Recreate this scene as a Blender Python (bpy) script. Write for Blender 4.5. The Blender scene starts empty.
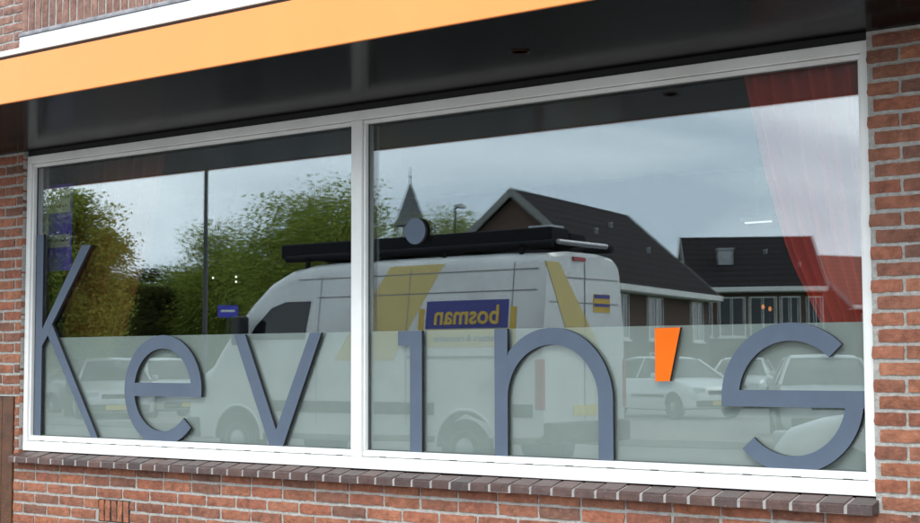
import bpy, bmesh, math, random
import numpy as np
from mathutils import Vector, Matrix

# ------------------------------------------------------------------ camera, sky, sun, exposure
scene = bpy.context.scene
COL = scene.collection
RAD = math.radians
ZB = 0.82                                   # bottom of the window frame above the road
YAW, PITCH, ROLL = RAD(37.4756), RAD(3.8679), RAD(-0.17)
FPX = 1490.97                               # focal length in pixels of the 920 px wide photograph
CAM = np.array([7.3824, -5.4123, 0.5065 + ZB])

def cam_axes():
    cy, sy = math.cos(YAW), math.sin(YAW)
    r = np.array([cy, sy, 0.0]); f = np.array([-sy, cy, 0.0]); u = np.array([0, 0, 1.0])
    f2 = f*math.cos(PITCH) + u*math.sin(PITCH); u2 = u*math.cos(PITCH) - f*math.sin(PITCH)
    r3 = r*math.cos(ROLL) + u2*math.sin(ROLL); u3 = u2*math.cos(ROLL) - r*math.sin(ROLL)
    return r3, u3, f2
AX_R, AX_U, AX_F = cam_axes()
cam_data = bpy.data.cameras.new('camera')
cam = bpy.data.objects.new('camera', cam_data)
COL.objects.link(cam)
m = Matrix.Identity(4)
for i in range(3):
    m[i][0], m[i][1], m[i][2], m[i][3] = AX_R[i], AX_U[i], -AX_F[i], CAM[i]
cam.matrix_world = m
cam_data.sensor_width = 36.0
cam_data.sensor_fit = 'HORIZONTAL'
cam_data.lens = 36.0*FPX/920.0
cam_data.clip_start = 0.05
cam_data.clip_end = 3000.0
scene.camera = cam

SUN_EL, SUN_AZ = RAD(44), RAD(18)           # azimuth: from straight in front of the facade towards +X
sun_dir = Vector((math.sin(SUN_AZ)*math.cos(SUN_EL), -math.cos(SUN_AZ)*math.cos(SUN_EL), math.sin(SUN_EL)))
world = bpy.data.worlds.new('World')
scene.world = world
world.use_nodes = True
wn, wl = world.node_tree.nodes, world.node_tree.links
wn.clear()
w_out = wn.new('ShaderNodeOutputWorld'); w_bg = wn.new('ShaderNodeBackground')
w_bg.inputs['Strength'].default_value = 0.1
sky = wn.new('ShaderNodeTexSky'); sky.sky_type = 'NISHITA'; sky.sun_disc = False
sky.sun_elevation = SUN_EL; sky.sun_rotation = math.atan2(sun_dir.x, sun_dir.y)
w_tc = wn.new('ShaderNodeTexCoord')
w_map = wn.new('ShaderNodeMapping'); w_map.inputs['Scale'].default_value = (1.0, 1.0, 2.6)
w_map.inputs['Location'].default_value = (0.35, 0.1, 0.0)
wl.new(w_tc.outputs['Generated'], w_map.inputs['Vector'])
w_no = wn.new('ShaderNodeTexNoise'); w_no.inputs['Scale'].default_value = 2.6
w_no.inputs['Detail'].default_value = 7; w_no.inputs['Roughness'].default_value = 0.5; w_no.inputs['Distortion'].default_value = 0.35
wl.new(w_map.outputs['Vector'], w_no.inputs['Vector'])
w_rp = wn.new('ShaderNodeValToRGB')         # cloud brightness
w_rp.color_ramp.elements[0].position = 0.38; w_rp.color_ramp.elements[0].color = (5.3, 6.4, 7.4, 1)
w_rp.color_ramp.elements[1].position = 0.64; w_rp.color_ramp.elements[1].color = (10.9, 11.9, 12.6, 1)
wl.new(w_no.outputs['Fac'], w_rp.inputs['Fac'])
w_no2 = wn.new('ShaderNodeTexNoise'); w_no2.inputs['Scale'].default_value = 1.7; w_no2.inputs['Detail'].default_value = 4
wl.new(w_map.outputs['Vector'], w_no2.inputs['Vector'])
w_cov = wn.new('ShaderNodeMapRange')
w_cov.inputs['From Min'].default_value = 0.3; w_cov.inputs['From Max'].default_value = 0.45
w_cov.inputs['To Min'].default_value = 0.8; w_cov.inputs['To Max'].default_value = 1.0
wl.new(w_no2.outputs['Fac'], w_cov.inputs['Value'])
w_mix = wn.new('ShaderNodeMix'); w_mix.data_type = 'RGBA'
wl.new(w_cov.outputs['Result'], w_mix.inputs['Factor'])
wl.new(sky.outputs['Color'], w_mix.inputs['A']); wl.new(w_rp.outputs['Color'], w_mix.inputs['B'])
wl.new(w_mix.outputs['Result'], w_bg.inputs['Color'])
wl.new(w_bg.outputs['Background'], w_out.inputs['Surface'])

sun_data = bpy.data.lights.new('sun', 'SUN')
sun_data.energy = 0.85; sun_data.angle = RAD(28); sun_data.color = (1.0, 0.96, 0.9)
sun = bpy.data.objects.new('sun', sun_data)
COL.objects.link(sun)
sun.rotation_euler = (-sun_dir).to_track_quat('-Z', 'Y').to_euler()

vs = scene.view_settings
vs.view_transform = 'Standard'; vs.look = 'None'; vs.exposure = 1.5; vs.gamma = 1.0; vs.use_curve_mapping = False
scene.cycles.use_denoising = True
scene.cycles.max_bounces = 12; scene.cycles.transparent_max_bounces = 24
scene.cycles.glossy_bounces = 6; scene.cycles.diffuse_bounces = 3
scene.cycles.sample_clamp_indirect = 6.0

# ------------------------------------------------------------------ pixel -> place helpers
YG = 0.045                                   # front face of the glass
def ray(px, py):
    return AX_R*((px-460)/FPX) - AX_U*((py-261.5)/FPX) + AX_F
def at_y(px, py, y):
    d = ray(px, py); return CAM + d*((y-CAM[1])/d[1])
def refl(px, depth, z=0.0):
    """A thing that shows in the glass at column px, `depth` metres along the (folded) line of sight: its true place in the street."""
    a = (px-460)/FPX*depth
    x = CAM[0] + a*math.cos(YAW) - depth*math.sin(YAW)
    y = CAM[1] + a*math.sin(YAW) + depth*math.cos(YAW)
    return Vector((x, 2*YG-y, z))
def hgt(py, depth):                          # height above road of what shows at row py in the glass
    return CAM[2] + (362.3-py)*depth/FPX

# ------------------------------------------------------------------ materials
MATS = {}
def mat(name, c1, c2=None, rough=0.6, scale=8.0, bump=0.0, bscale=None, metal=0.0, spec=0.5, detail=6, coat=0.0):
    if name in MATS: return MATS[name]
    M = bpy.data.materials.new(name); M.use_nodes = True
    n, l = M.node_tree.nodes, M.node_tree.links
    b = n['Principled BSDF']
    b.inputs['Roughness'].default_value = rough; b.inputs['Metallic'].default_value = metal
    b.inputs['Specular IOR Level'].default_value = spec; b.inputs['Coat Weight'].default_value = coat
    c2 = c2 or tuple(v*0.82 for v in c1)
    tc = n.new('ShaderNodeTexCoord'); no = n.new('ShaderNodeTexNoise')
    no.inputs['Scale'].default_value = scale; no.inputs['Detail'].default_value = detail; no.inputs['Roughness'].default_value = 0.62
    l.new(tc.outputs['Object'], no.inputs['Vector'])
    rp = n.new('ShaderNodeValToRGB')
    rp.color_ramp.elements[0].position = 0.33; rp.color_ramp.elements[0].color = (*c2, 1)
    rp.color_ramp.elements[1].position = 0.67; rp.color_ramp.elements[1].color = (*c1, 1)
    l.new(no.outputs['Fac'], rp.inputs['Fac']); l.new(rp.outputs['Color'], b.inputs['Base Color'])
    if bump:
        nb = n.new('ShaderNodeTexNoise'); nb.inputs['Scale'].default_value = bscale or scale*5; nb.inputs['Detail'].default_value = 5
        l.new(tc.outputs['Object'], nb.inputs['Vector'])
        bp = n.new('ShaderNodeBump'); bp.inputs['Strength'].default_value = bump; bp.inputs['Distance'].default_value = 0.01
        l.new(nb.outputs['Fac'], bp.inputs['Height']); l.new(bp.outputs['Normal'], b.inputs['Normal'])
    MATS[name] = M
    return M

def brick_mat(name, cols, bump=0.5):
    if name in MATS: return MATS[name]
    M = bpy.data.materials.new(name); M.use_nodes = True
    n, l = M.node_tree.nodes, M.node_tree.links
    b = n['Principled BSDF']; b.inputs['Roughness'].default_value = 0.85; b.inputs['Specular IOR Level'].default_value = 0.25
    oi = n.new('ShaderNodeObjectInfo'); ge = n.new('ShaderNodeNewGeometry')
    ad = n.new('ShaderNodeMath'); ad.operation = 'ADD'; fr = n.new('ShaderNodeMath'); fr.operation = 'FRACT'
    l.new(oi.outputs['Random'], ad.inputs[0]); l.new(ge.outputs['Random Per Island'], ad.inputs[1]); l.new(ad.outputs[0], fr.inputs[0])
    rp = n.new('ShaderNodeValToRGB'); rp.color_ramp.interpolation = 'LINEAR'
    cr = rp.color_ramp
    while len(cr.elements) < len(cols): cr.elements.new(0.5)
    for i, c in enumerate(cols):
        cr.elements[i].position = i/(len(cols)-1); cr.elements[i].color = (*c, 1)
    l.new(fr.outputs[0], rp.inputs['Fac'])
    no = n.new('ShaderNodeTexNoise'); no.inputs['Scale'].default_value = 26; no.inputs['Detail'].default_value = 7; no.inputs['Roughness'].default_value = 0.7
    l.new(ge.outputs['Position'], no.inputs['Vector'])
    vr = n.new('ShaderNodeValToRGB'); vr.color_ramp.elements[0].position = 0.28; vr.color_ramp.elements[0].color = (0.48, 0.46, 0.46, 1)
    vr.color_ramp.elements[1].position = 0.66; vr.color_ramp.elements[1].color = (1.14, 1.12, 1.1, 1)
    l.new(no.outputs['Fac'], vr.inputs['Fac'])
    mx = n.new('ShaderNodeMix'); mx.data_type = 'RGBA'; mx.blend_type = 'MULTIPLY'; mx.inputs['Factor'].default_value = 1.0
    l.new(rp.outputs['Color'], mx.inputs['A']); l.new(vr.outputs['Color'], mx.inputs['B'])
    # broad weathering from brick to brick
    nw = n.new('ShaderNodeTexNoise'); nw.inputs['Scale'].default_value = 2.2; nw.inputs['Detail'].default_value = 5; nw.inputs['Roughness'].default_value = 0.65
    l.new(ge.outputs['Position'], nw.inputs['Vector'])
    wr = n.new('ShaderNodeMapRange'); wr.inputs['From Min'].default_value = 0.3; wr.inputs['From Max'].default_value = 0.7; wr.inputs['To Min'].default_value = 0.72; wr.inputs['To Max'].default_value = 1.18
    l.new(nw.outputs['Fac'], wr.inputs['Value'])
    mw = n.new('ShaderNodeMix'); mw.data_type = 'RGBA'; mw.blend_type = 'MULTIPLY'; mw.inputs['Factor'].default_value = 1.0
    l.new(mx.outputs['Result'], mw.inputs['A']); l.new(wr.outputs['Result'], mw.inputs['B']); mx = mw
    # pale lime bloom
    n3 = n.new('ShaderNodeTexNoise'); n3.inputs['Scale'].default_value = 90; n3.inputs['Detail'].default_value = 4
    l.new(ge.outputs['Position'], n3.inputs['Vector'])
    mr = n.new('ShaderNodeMapRange'); mr.inputs['From Min'].default_value = 0.62; mr.inputs['From Max'].default_value = 0.75; mr.inputs['To Max'].default_value = 0.4
    l.new(n3.outputs['Fac'], mr.inputs['Value'])
    m2 = n.new('ShaderNodeMix'); m2.data_type = 'RGBA'; m2.inputs['B'].default_value = (0.34, 0.27, 0.23, 1)
    l.new(mr.outputs['Result'], m2.inputs['Factor']); l.new(mx.outputs['Result'], m2.inputs['A'])
    l.new(m2.outputs['Result'], b.inputs['Base Color'])
    nb = n.new('ShaderNodeTexNoise'); nb.inputs['Scale'].default_value = 110; nb.inputs['Detail'].default_value = 6
    mp = n.new('ShaderNodeMapping'); mp.inputs['Scale'].default_value = (0.45, 1, 1)
    l.new(ge.outputs['Position'], mp.inputs['Vector']); l.new(mp.outputs['Vector'], nb.inputs['Vector'])
    bp = n.new('ShaderNodeBump'); bp.inputs['Strength'].default_value = bump; bp.inputs['Distance'].default_value = 0.008
    l.new(nb.outputs['Fac'], bp.inputs['Height']); l.new(bp.outputs['Normal'], b.inputs['Normal'])
    MATS[name] = M
    return M

def glass_mat(name, r0, tint):
    """Window glass: clear, with a mirror share that grows towards grazing angles."""
    M = bpy.data.materials.new(name); M.use_nodes = True
    n, l = M.node_tree.nodes, M.node_tree.links
    n.clear()
    out = n.new('ShaderNodeOutputMaterial'); tr = n.new('ShaderNodeBsdfTransparent'); gl = n.new('ShaderNodeBsdfGlossy')
    tr.inputs['Color'].default_value = (*tint, 1)
    gl.inputs['Roughness'].default_value = 0.0; gl.inputs['Color'].default_value = (0.93, 0.985, 1.0, 1)
    ge = n.new('ShaderNodeNewGeometry'); dt = n.new('ShaderNodeVectorMath'); dt.operation = 'DOT_PRODUCT'
    l.new(ge.outputs['Normal'], dt.inputs[0]); l.new(ge.outputs['Incoming'], dt.inputs[1])
    ab = n.new('ShaderNodeMath'); ab.operation = 'ABSOLUTE'; l.new(dt.outputs['Value'], ab.inputs[0])
    om = n.new('ShaderNodeMath'); om.operation = 'SUBTRACT'; om.inputs[0].default_value = 1.0; l.new(ab.outputs[0], om.inputs[1])
    pw = n.new('ShaderNodeMath'); pw.operation = 'POWER'; pw.inputs[1].default_value = 5.0; l.new(om.outputs[0], pw.inputs[0])
    ma = n.new('ShaderNodeMath'); ma.operation = 'MULTIPLY_ADD'; ma.inputs[1].default_value = 1-r0; ma.inputs[2].default_value = r0
    l.new(pw.outputs[0], ma.inputs[0])
    mx = n.new('ShaderNodeMixShader')
    l.new(ma.outputs[0], mx.inputs['Fac']); l.new(tr.outputs[0], mx.inputs[1]); l.new(gl.outputs[0], mx.inputs[2])
    tc = n.new('ShaderNodeTexCoord'); nz = n.new('ShaderNodeTexNoise'); nz.inputs['Scale'].default_value = 1.6; nz.inputs['Detail'].default_value = 0.0
    l.new(tc.outputs['Object'], nz.inputs['Vector'])
    bp = n.new('ShaderNodeBump'); bp.inputs['Strength'].default_value = 1.0; bp.inputs['Distance'].default_value = 0.0002
    l.new(nz.outputs['Fac'], bp.inputs['Height']); l.new(bp.outputs['Normal'], gl.inputs['Normal'])
    l.new(mx.outputs[0], out.inputs['Surface'])
    return M

def cloth_mat(name, col, see, fold=0.0):
    M = bpy.data.materials.new(name); M.use_nodes = True
    n, l = M.node_tree.nodes, M.node_tree.links
    n.clear()
    out = n.new('ShaderNodeOutputMaterial'); d = n.new('ShaderNodeBsdfDiffuse'); t = n.new('ShaderNodeBsdfTranslucent'); tr = n.new('ShaderNodeBsdfTransparent')
    tc = n.new('ShaderNodeTexCoord'); no = n.new('ShaderNodeTexNoise'); no.inputs['Scale'].default_value = 5 if see == 0 else 12; no.inputs['Detail'].default_value = 8; no.inputs['Roughness'].default_value = 0.7
    l.new(tc.outputs['Object'], no.inputs['Vector'])
    rp = n.new('ShaderNodeValToRGB'); rp.color_ramp.elements[0].color = (*[c*0.84 for c in col], 1); rp.color_ramp.elements[1].color = (*col, 1)
    l.new(no.outputs['Fac'], rp.inputs['Fac'])
    for s in (d, t): l.new(rp.outputs['Color'], s.inputs['Color'])
    m1 = n.new('ShaderNodeMixShader'); m1.inputs['Fac'].default_value = 0.3
    l.new(d.outputs[0], m1.inputs[1]); l.new(t.outputs[0], m1.inputs[2])
    m2 = n.new('ShaderNodeMixShader'); m2.inputs['Fac'].default_value = see
    l.new(m1.outputs[0], m2.inputs[1]); l.new(tr.outputs[0], m2.inputs[2]); l.new(m2.outputs[0], out.inputs['Surface'])
    return M

def leaf_mat(name, c1, c2):
    M = bpy.data.materials.new(name); M.use_nodes = True
    n, l = M.node_tree.nodes, M.node_tree.links
    n.clear()
    out = n.new('ShaderNodeOutputMaterial'); d = n.new('ShaderNodeBsdfDiffuse'); t = n.new('ShaderNodeBsdfTranslucent')
    ge = n.new('ShaderNodeNewGeometry'); rp = n.new('ShaderNodeValToRGB')
    rp.color_ramp.elements[0].color = (*c2, 1); rp.color_ramp.elements[1].color = (*c1, 1)
    l.new(ge.outputs['Random Per Island'], rp.inputs['Fac'])
    for s in (d, t): l.new(rp.outputs['Color'], s.inputs['Color'])
    mx = n.new('ShaderNodeMixShader'); mx.inputs['Fac'].default_value = 0.35
    l.new(d.outputs[0], mx.inputs[1]); l.new(t.outputs[0], mx.inputs[2]); l.new(mx.outputs[0], out.inputs['Surface'])
    return M

def emit_mat(name, col, s):
    M = bpy.data.materials.new(name); M.use_nodes = True
    b = M.node_tree.nodes['Principled BSDF']
    b.inputs['Base Color'].default_value = (*col, 1); b.inputs['Emission Color'].default_value = (*col, 1); b.inputs['Emission Strength'].default_value = s
    return M

BRICK = brick_mat('red_brick', [(0.33, 0.125, 0.074), (0.27, 0.105, 0.068), (0.37, 0.155, 0.09), (0.22, 0.095, 0.065), (0.335, 0.135, 0.08), (0.18, 0.092, 0.068), (0.36, 0.138, 0.074)])
BRICK_UP = brick_mat('upper_brick', [(0.27, 0.145, 0.11), (0.24, 0.13, 0.105), (0.31, 0.175, 0.135), (0.25, 0.145, 0.12)])
SILL_BRICK = brick_mat('glazed_sill_brick', [(0.075, 0.046, 0.042), (0.10, 0.052, 0.043), (0.062, 0.041, 0.039), (0.115, 0.056, 0.042)], 0.2)
SILL_BRICK.node_tree.nodes['Principled BSDF'].inputs['Roughness'].default_value = 0.42
SILL_BRICK.node_tree.nodes['Principled BSDF'].inputs['Specular IOR Level'].default_value = 0.6
MORTAR = mat('mortar', (0.42, 0.40, 0.37), (0.27, 0.255, 0.235), 0.95, 60, 0.6, 160)
WHITE = mat('white_frame_paint', (0.81, 0.805, 0.79), (0.70, 0.695, 0.675), 0.35, 3.5)
BLACK = mat('black_gap', (0.012, 0.011, 0.011), None, 0.7, 6)
SOFFIT = mat('glossy_black_panel', (0.004, 0.003, 0.003), (0.003, 0.002, 0.002), 0.16, 2.5, 0.02, 3, spec=0.018)
ORANGE = mat('orange_fascia_paint', (0.84, 0.262, 0.056), (0.80, 0.245, 0.051), 0.4, 3)
LETTER = mat('grey_letter_face', (0.092, 0.118, 0.160), (0.08, 0.103, 0.143), 0.55, 7, spec=0.2)
LETTER_O = mat('orange_letter_face', (0.80, 0.145, 0.006), (0.76, 0.132, 0.005), 0.55, 7, spec=0.15)
LETTER_EDGE = mat('dark_letter_edge', (0.012, 0.012, 0.014), None, 0.8, 9)
WOOD = mat('brown_stained_wood', (0.105, 0.04, 0.014), (0.055, 0.02, 0.008), 0.6, 14, 0.3, 60)
ZINC = mat('lead_flashing', (0.25, 0.24, 0.25), (0.11, 0.105, 0.11), 0.55, 14, 0.4, 40, metal=0.3)
TRIM = mat('pale_canopy_trim', (0.72, 0.74, 0.73), (0.6, 0.62, 0.61), 0.4, 9)
GLASS = glass_mat('window_glass', 0.078, (0.975, 0.985, 0.98))
FILM = cloth_mat('frosted_film', (0.345, 0.40, 0.375), 0.0)

# ------------------------------------------------------------------ mesh helpers
class MB:
    def __init__(s): s.v = []; s.f = []; s.mi = []
    def add(s, vs_, fs, mi=0):
        o = len(s.v); s.v += [tuple(p) for p in vs_]; s.f += [tuple(i+o for i in f) for f in fs]; s.mi += [mi]*len(fs); return s
    def box(s, x0, x1, y0, y1, z0, z1, mi=0):
        return s.add([(x0,y0,z0),(x1,y0,z0),(x1,y1,z0),(x0,y1,z0),(x0,y0,z1),(x1,y0,z1),(x1,y1,z1),(x0,y1,z1)],
                     [(3,2,1,0),(4,5,6,7),(0,1,5,4),(1,2,6,5),(2,3,7,6),(3,0,4,7)], mi)
    def prism(s, poly, a0, a1, plane='xz', mi=0, side_mi=None):
        """poly: 2-D outline, counter-clockwise; extruded along the missing axis from a0 to a1."""
        n = len(poly)
        if plane == 'xz': P = lambda p, a: (p[0], a, p[1])
        elif plane == 'yz': P = lambda p, a: (a, p[0], p[1])
        else: P = lambda p, a: (p[0], p[1], a)
        vs_ = [P(p, a0) for p in poly] + [P(p, a1) for p in poly]
        s.add(vs_, [tuple(range(n)), tuple(range(2*n-1, n-1, -1))], mi)
        o = len(s.v) - 2*n
        for i in range(n):
            j = (i+1) % n
            s.f.append((o+j, o+i, o+n+i, o+n+j)); s.mi.append(mi if side_mi is None else side_mi)
        return s
    def ring(s, inner, outer, a0, a1, mi=0, side_mi=None):
        """strip between two equal-length polylines in the xz plane, extruded along y"""
        n = len(inner); si = mi if side_mi is None else side_mi
        vs_ = [(p[0], a0, p[1]) for p in inner] + [(p[0], a0, p[1]) for p in outer] + [(p[0], a1, p[1]) for p in inner] + [(p[0], a1, p[1]) for p in outer]
        o = len(s.v); s.v += vs_
        for i in range(n-1):
            s.f += [(o+i, o+i+1, o+n+i+1, o+n+i), (o+2*n+i, o+3*n+i, o+3*n+i+1, o+2*n+i+1)]; s.mi += [mi, mi]
            s.f += [(o+i, o+2*n+i, o+2*n+i+1, o+i+1), (o+n+i, o+n+i+1, o+3*n+i+1, o+3*n+i)]; s.mi += [si, si]
        s.f += [(o, o+n, o+3*n, o+2*n), (o+n-1, o+3*n-1, o+4*n-1, o+2*n-1)]; s.mi += [si, si]
        return s
    def tube(s, pts, rad, n=8, mi=0, caps=True):
        pts = [Vector(p) for p in pts]
        if not hasattr(rad, '__len__'): rad = [rad]*len(pts)
        o = len(s.v); up = Vector((0.31, 0.17, 0.94))
        for i, p in enumerate(pts):
            d = (pts[min(i+1, len(pts)-1)] - pts[max(i-1, 0)]).normalized()
            a = d.cross(up)
            if a.length < 1e-3: a = d.cross(Vector((1, 0, 0)))
            a.normalize(); b = d.cross(a)
            for k in range(n):
                t = 2*math.pi*k/n; q = p + a*math.cos(t)*rad[i] + b*math.sin(t)*rad[i]; s.v.append(tuple(q))
        for i in range(len(pts)-1):
            for k in range(n):
                k2 = (k+1) % n
                s.f.append((o+i*n+k, o+i*n+k2, o+(i+1)*n+k2, o+(i+1)*n+k)); s.mi.append(mi)
        if caps:
            s.f.append(tuple(o+k for k in range(n-1, -1, -1))); s.mi.append(mi)
            e = o+(len(pts)-1)*n; s.f.append(tuple(e+k for k in range(n))); s.mi.append(mi)
        return s
    def loft(s, secs, mi=0, caps=True):
        o = len(s.v); n = len(secs[0])
        for c in secs: s.v += [tuple(p) for p in c]
        for i in range(len(secs)-1):
            for k in range(n):
                k2 = (k+1) % n
                s.f.append((o+i*n+k, o+i*n+k2, o+(i+1)*n+k2, o+(i+1)*n+k)); s.mi.append(mi)
        if caps:
            s.f.append(tuple(o+k for k in range(n-1, -1, -1))); e = o+(len(secs)-1)*n; s.f.append(tuple(e+k for k in range(n))); s.mi += [mi, mi]
        return s
    def lathe(s, prof, c, axis='y', n=28, mi=0):
        """prof: (radius, along) pairs"""
        o = len(s.v)
        for r, a in prof:
            for k in range(n):
                t = 2*math.pi*k/n
                if axis == 'y': s.v.append((c[0]+r*math.cos(t), c[1]+a, c[2]+r*math.sin(t)))
                elif axis == 'z': s.v.append((c[0]+r*math.cos(t), c[1]+r*math.sin(t), c[2]+a))
                else: s.v.append((c[0]+a, c[1]+r*math.cos(t), c[2]+r*math.sin(t)))
        for i in range(len(prof)-1):
            for k in range(n):
                k2 = (k+1) % n
                s.f.append((o+i*n+k, o+i*n+k2, o+(i+1)*n+k2, o+(i+1)*n+k)); s.mi.append(mi)
        s.f += [tuple(o+k for k in range(n)), tuple(o+(len(prof)-1)*n+k for k in range(n-1, -1, -1))]; s.mi += [mi, mi]
        return s
    def mesh(s, name, mats, smooth=False, fix=True):
        me = bpy.data.meshes.new(name); me.from_pydata(s.v, [], s.f)
        for q in (mats if isinstance(mats, (list, tuple)) else [mats]): me.materials.append(q)
        me.polygons.foreach_set('material_index', s.mi)
        if fix:
            bm = bmesh.new(); bm.from_mesh(me); bmesh.ops.recalc_face_normals(bm, faces=bm.faces); bm.to_mesh(me); bm.free()
        if smooth:
            me.polygons.foreach_set('use_smooth', [True]*len(me.polygons))
            try: me.set_sharp_from_angle(angle=RAD(38))
            except Exception: pass
        me.update()
        return me
    def build(s, name, mats, parent=None, smooth=False, bevel=0.0, fix=True):
        return link(name, s.mesh(name, mats, smooth, fix), parent, bevel)

def link(name, me, parent=None, bevel=0.0):
    o = bpy.data.objects.new(name, me); COL.objects.link(o)
    if parent is not None: o.parent = parent
    if bevel:
        b = o.modifiers.new('bevel', 'BEVEL'); b.width = bevel; b.segments = 2; b.limit_method = 'ANGLE'; b.angle_limit = RAD(35)
    return o
def tag(o, label=None, cat=None, group=None, kind=None):
    if label: o['label'] = label
    if cat: o['category'] = cat
    if group: o['group'] = group
    if kind: o['kind'] = kind
    return o
def empty(name, loc=(0, 0, 0), rz=0.0):
    o = bpy.data.objects.new(name, None); COL.objects.link(o)
    o.location = loc; o.rotation_euler = (0, 0, rz); o.empty_display_size = 0.2
    return o
def copy_tree(o, parent=None):
    c = o.copy(); COL.objects.link(c); c.parent = parent
    for ch in list(o.children): copy_tree(ch, c)
    return c

# ------------------------------------------------------------------ the street (seen in the glass)
ASPHALT = mat('grey_block_paving', (0.20, 0.19, 0.18), (0.14, 0.135, 0.13), 0.9, 0.8, 0.3, 60)
PAVE = mat('clinker_pavers', (0.25, 0.215, 0.19), (0.19, 0.165, 0.145), 0.9, 3, 0.3, 40)
KERB = mat('concrete_kerb', (0.34, 0.33, 0.31), (0.26, 0.25, 0.24), 0.9, 6)
GRASS = mat('verge_grass', (0.06, 0.10, 0.03), (0.035, 0.065, 0.02), 0.95, 2, 0.5, 30)
tag(MB().box(-700, 700, -700, 700, -0.4, 0).build('ground', ASPHALT), kind='structure')
tag(MB().box(-80, 80, -3.0, -0.032, 0.0, 0.13).build('pavement', PAVE), kind='structure')
tag(MB().box(-80, 80, -3.14, -3.004, 0.0, 0.125).build('kerb', KERB, bevel=0.015), kind='structure')
tag(MB().box(-80, 80, -15.16, -15.02, 0.0, 0.125).build('kerb', KERB, bevel=0.015), kind='structure')
tag(MB().box(-80, 80, -17.5, -15.164, 0.0, 0.13).build('pavement', PAVE), kind='structure')
tag(MB().box(-120, -14, -75, -33, 0.0, 0.06).build('grass_verge', GRASS), kind='structure')

# ------------------------------------------------------------------ the shop front
W, H = 5.198, 1.731
shop = tag(empty('shop_building', (2.6, 0, 0)), 'red brick shop front with a wide white-framed window under an orange canopy', 'building')
SX = -2.6
def P(mb, name, mats, parent=shop, **k):
    o = mb.build(name, mats, parent, **k)
    if parent is shop: o.location = (SX, 0, 0)
    return o

def project(p):
    q = np.asarray(p, float) - CAM
    d = q @ AX_F
    return 460 + FPX*(q@AX_R)/d, 261.5 - FPX*(q@AX_U)/d

rng = random.Random(7)
def brick_mesh(w, h, d, seed, material, rough=1.0):
    r = random.Random(seed); nx, nz = 6, 3
    mb = MB(); front = []
    for j in range(nz+1):
        for i in range(nx+1):
            ex = i in (0, nx); ez = j in (0, nz)
            x = -w/2 + w*i/nx; z = -h/2 + h*j/nz
            y = -d/2 + (0.0016 if (ex or ez) else 0.0) + (0.0012 if (ex and ez) else 0)
            x += r.uniform(-1, 1)*0.0024*rough; z += r.uniform(-1, 1)*0.0021*rough; y += r.uniform(-1, 1)*0.0015*rough
            front.append((x, y, z))
    fs = [(j*(nx+1)+i, j*(nx+1)+i+1, (j+1)*(nx+1)+i+1, (j+1)*(nx+1)+i) for j in range(nz) for i in range(nx)]
    per = [i for i in range(nx+1)] + [(j*(nx+1)+nx) for j in range(1, nz+1)] + [nz*(nx+1)+i for i in range(nx-1, -1, -1)] + [j*(nx+1) for j in range(nz-1, 0, -1)]
    nb = len(front); vs_ = front + [(front[i][0], d/2, front[i][2]) for i in per]
    m_ = len(per)
    fs += [(per[(k+1) % m_], per[k], nb+k, nb+(k+1) % m_) for k in range(m_)]
    mb.add(vs_, fs)
    return mb.mesh('brick', material)
BANK = {}
def brick_bank(key, w, h, d, material, rough=1.0, n=7):
    if key not in BANK: BANK[key] = [brick_mesh(w, h, d, hash((key, k)) % 9999 if False else k*31+len(BANK)*977, material, rough) for k in range(n)]
    return rng.choice(BANK[key])

YW = -0.03                 # face of the brickwork
BD = 0.09                  # how deep a brick is modelled
shop_walls = {}
def wall_part(name, regions):
    mb = MB()
    for (x0, x1, z0, z1) in regions: mb.box(x0, x1, YW+0.0065, 0.16, z0, z1)
    return P(mb, name, MORTAR)
wall_low = wall_part('brick_wall', [(-0.045, 9.0, 0.0, 0.742), (-3.0, -1.31, 0.0, 0.742)])
wall_left = wall_part('brick_wall', [(-3.0, -0.004, 1.134, 2.60), (-0.045, -0.004, 0.742, 1.134), (-3.0, -1.31, 0.742, 1.134)])
wall_right = wall_part('brick_wall', [(W+0.004, 9.0, 0.742, 2.60)])
wall_up = wall_part('brick_wall', [(-3.0, 9.0, 2.60, 4.4)])
tag(wall_left, 'shaded brick pier left of the window'); tag(wall_right, 'brick pier right of the window')
tag(wall_low, 'brickwork below the window sill'); tag(wall_up, 'brickwork above the canopy')

rest = {}
def place_brick(wall, cx, cz, w, h, material, key, tilt=0.0, keep=True):
    px, py = project((cx, YW, cz))
    if keep and -14 < px < 934 and -14 < py < 537:
        o = bpy.data.objects.new('brick', brick_bank(key, w, h, BD, material)); COL.objects.link(o)
        o.parent = wall
        o.location = (cx, YW+BD/2 + rng.uniform(-0.0022, 0.0018), cz)
        o.rotation_euler = (rng.uniform(-0.012, 0.012), rng.uniform(-0.007, 0.007), rng.uniform(-0.008, 0.008))
        return True
    mb, _ = rest.setdefault((wall.name, material.name), (MB(), wall))
    mb.box(cx-w/2, cx+w/2, YW+rng.uniform(-.001, .001), YW+BD, cz-h/2, cz+h/2)
    return False

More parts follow.
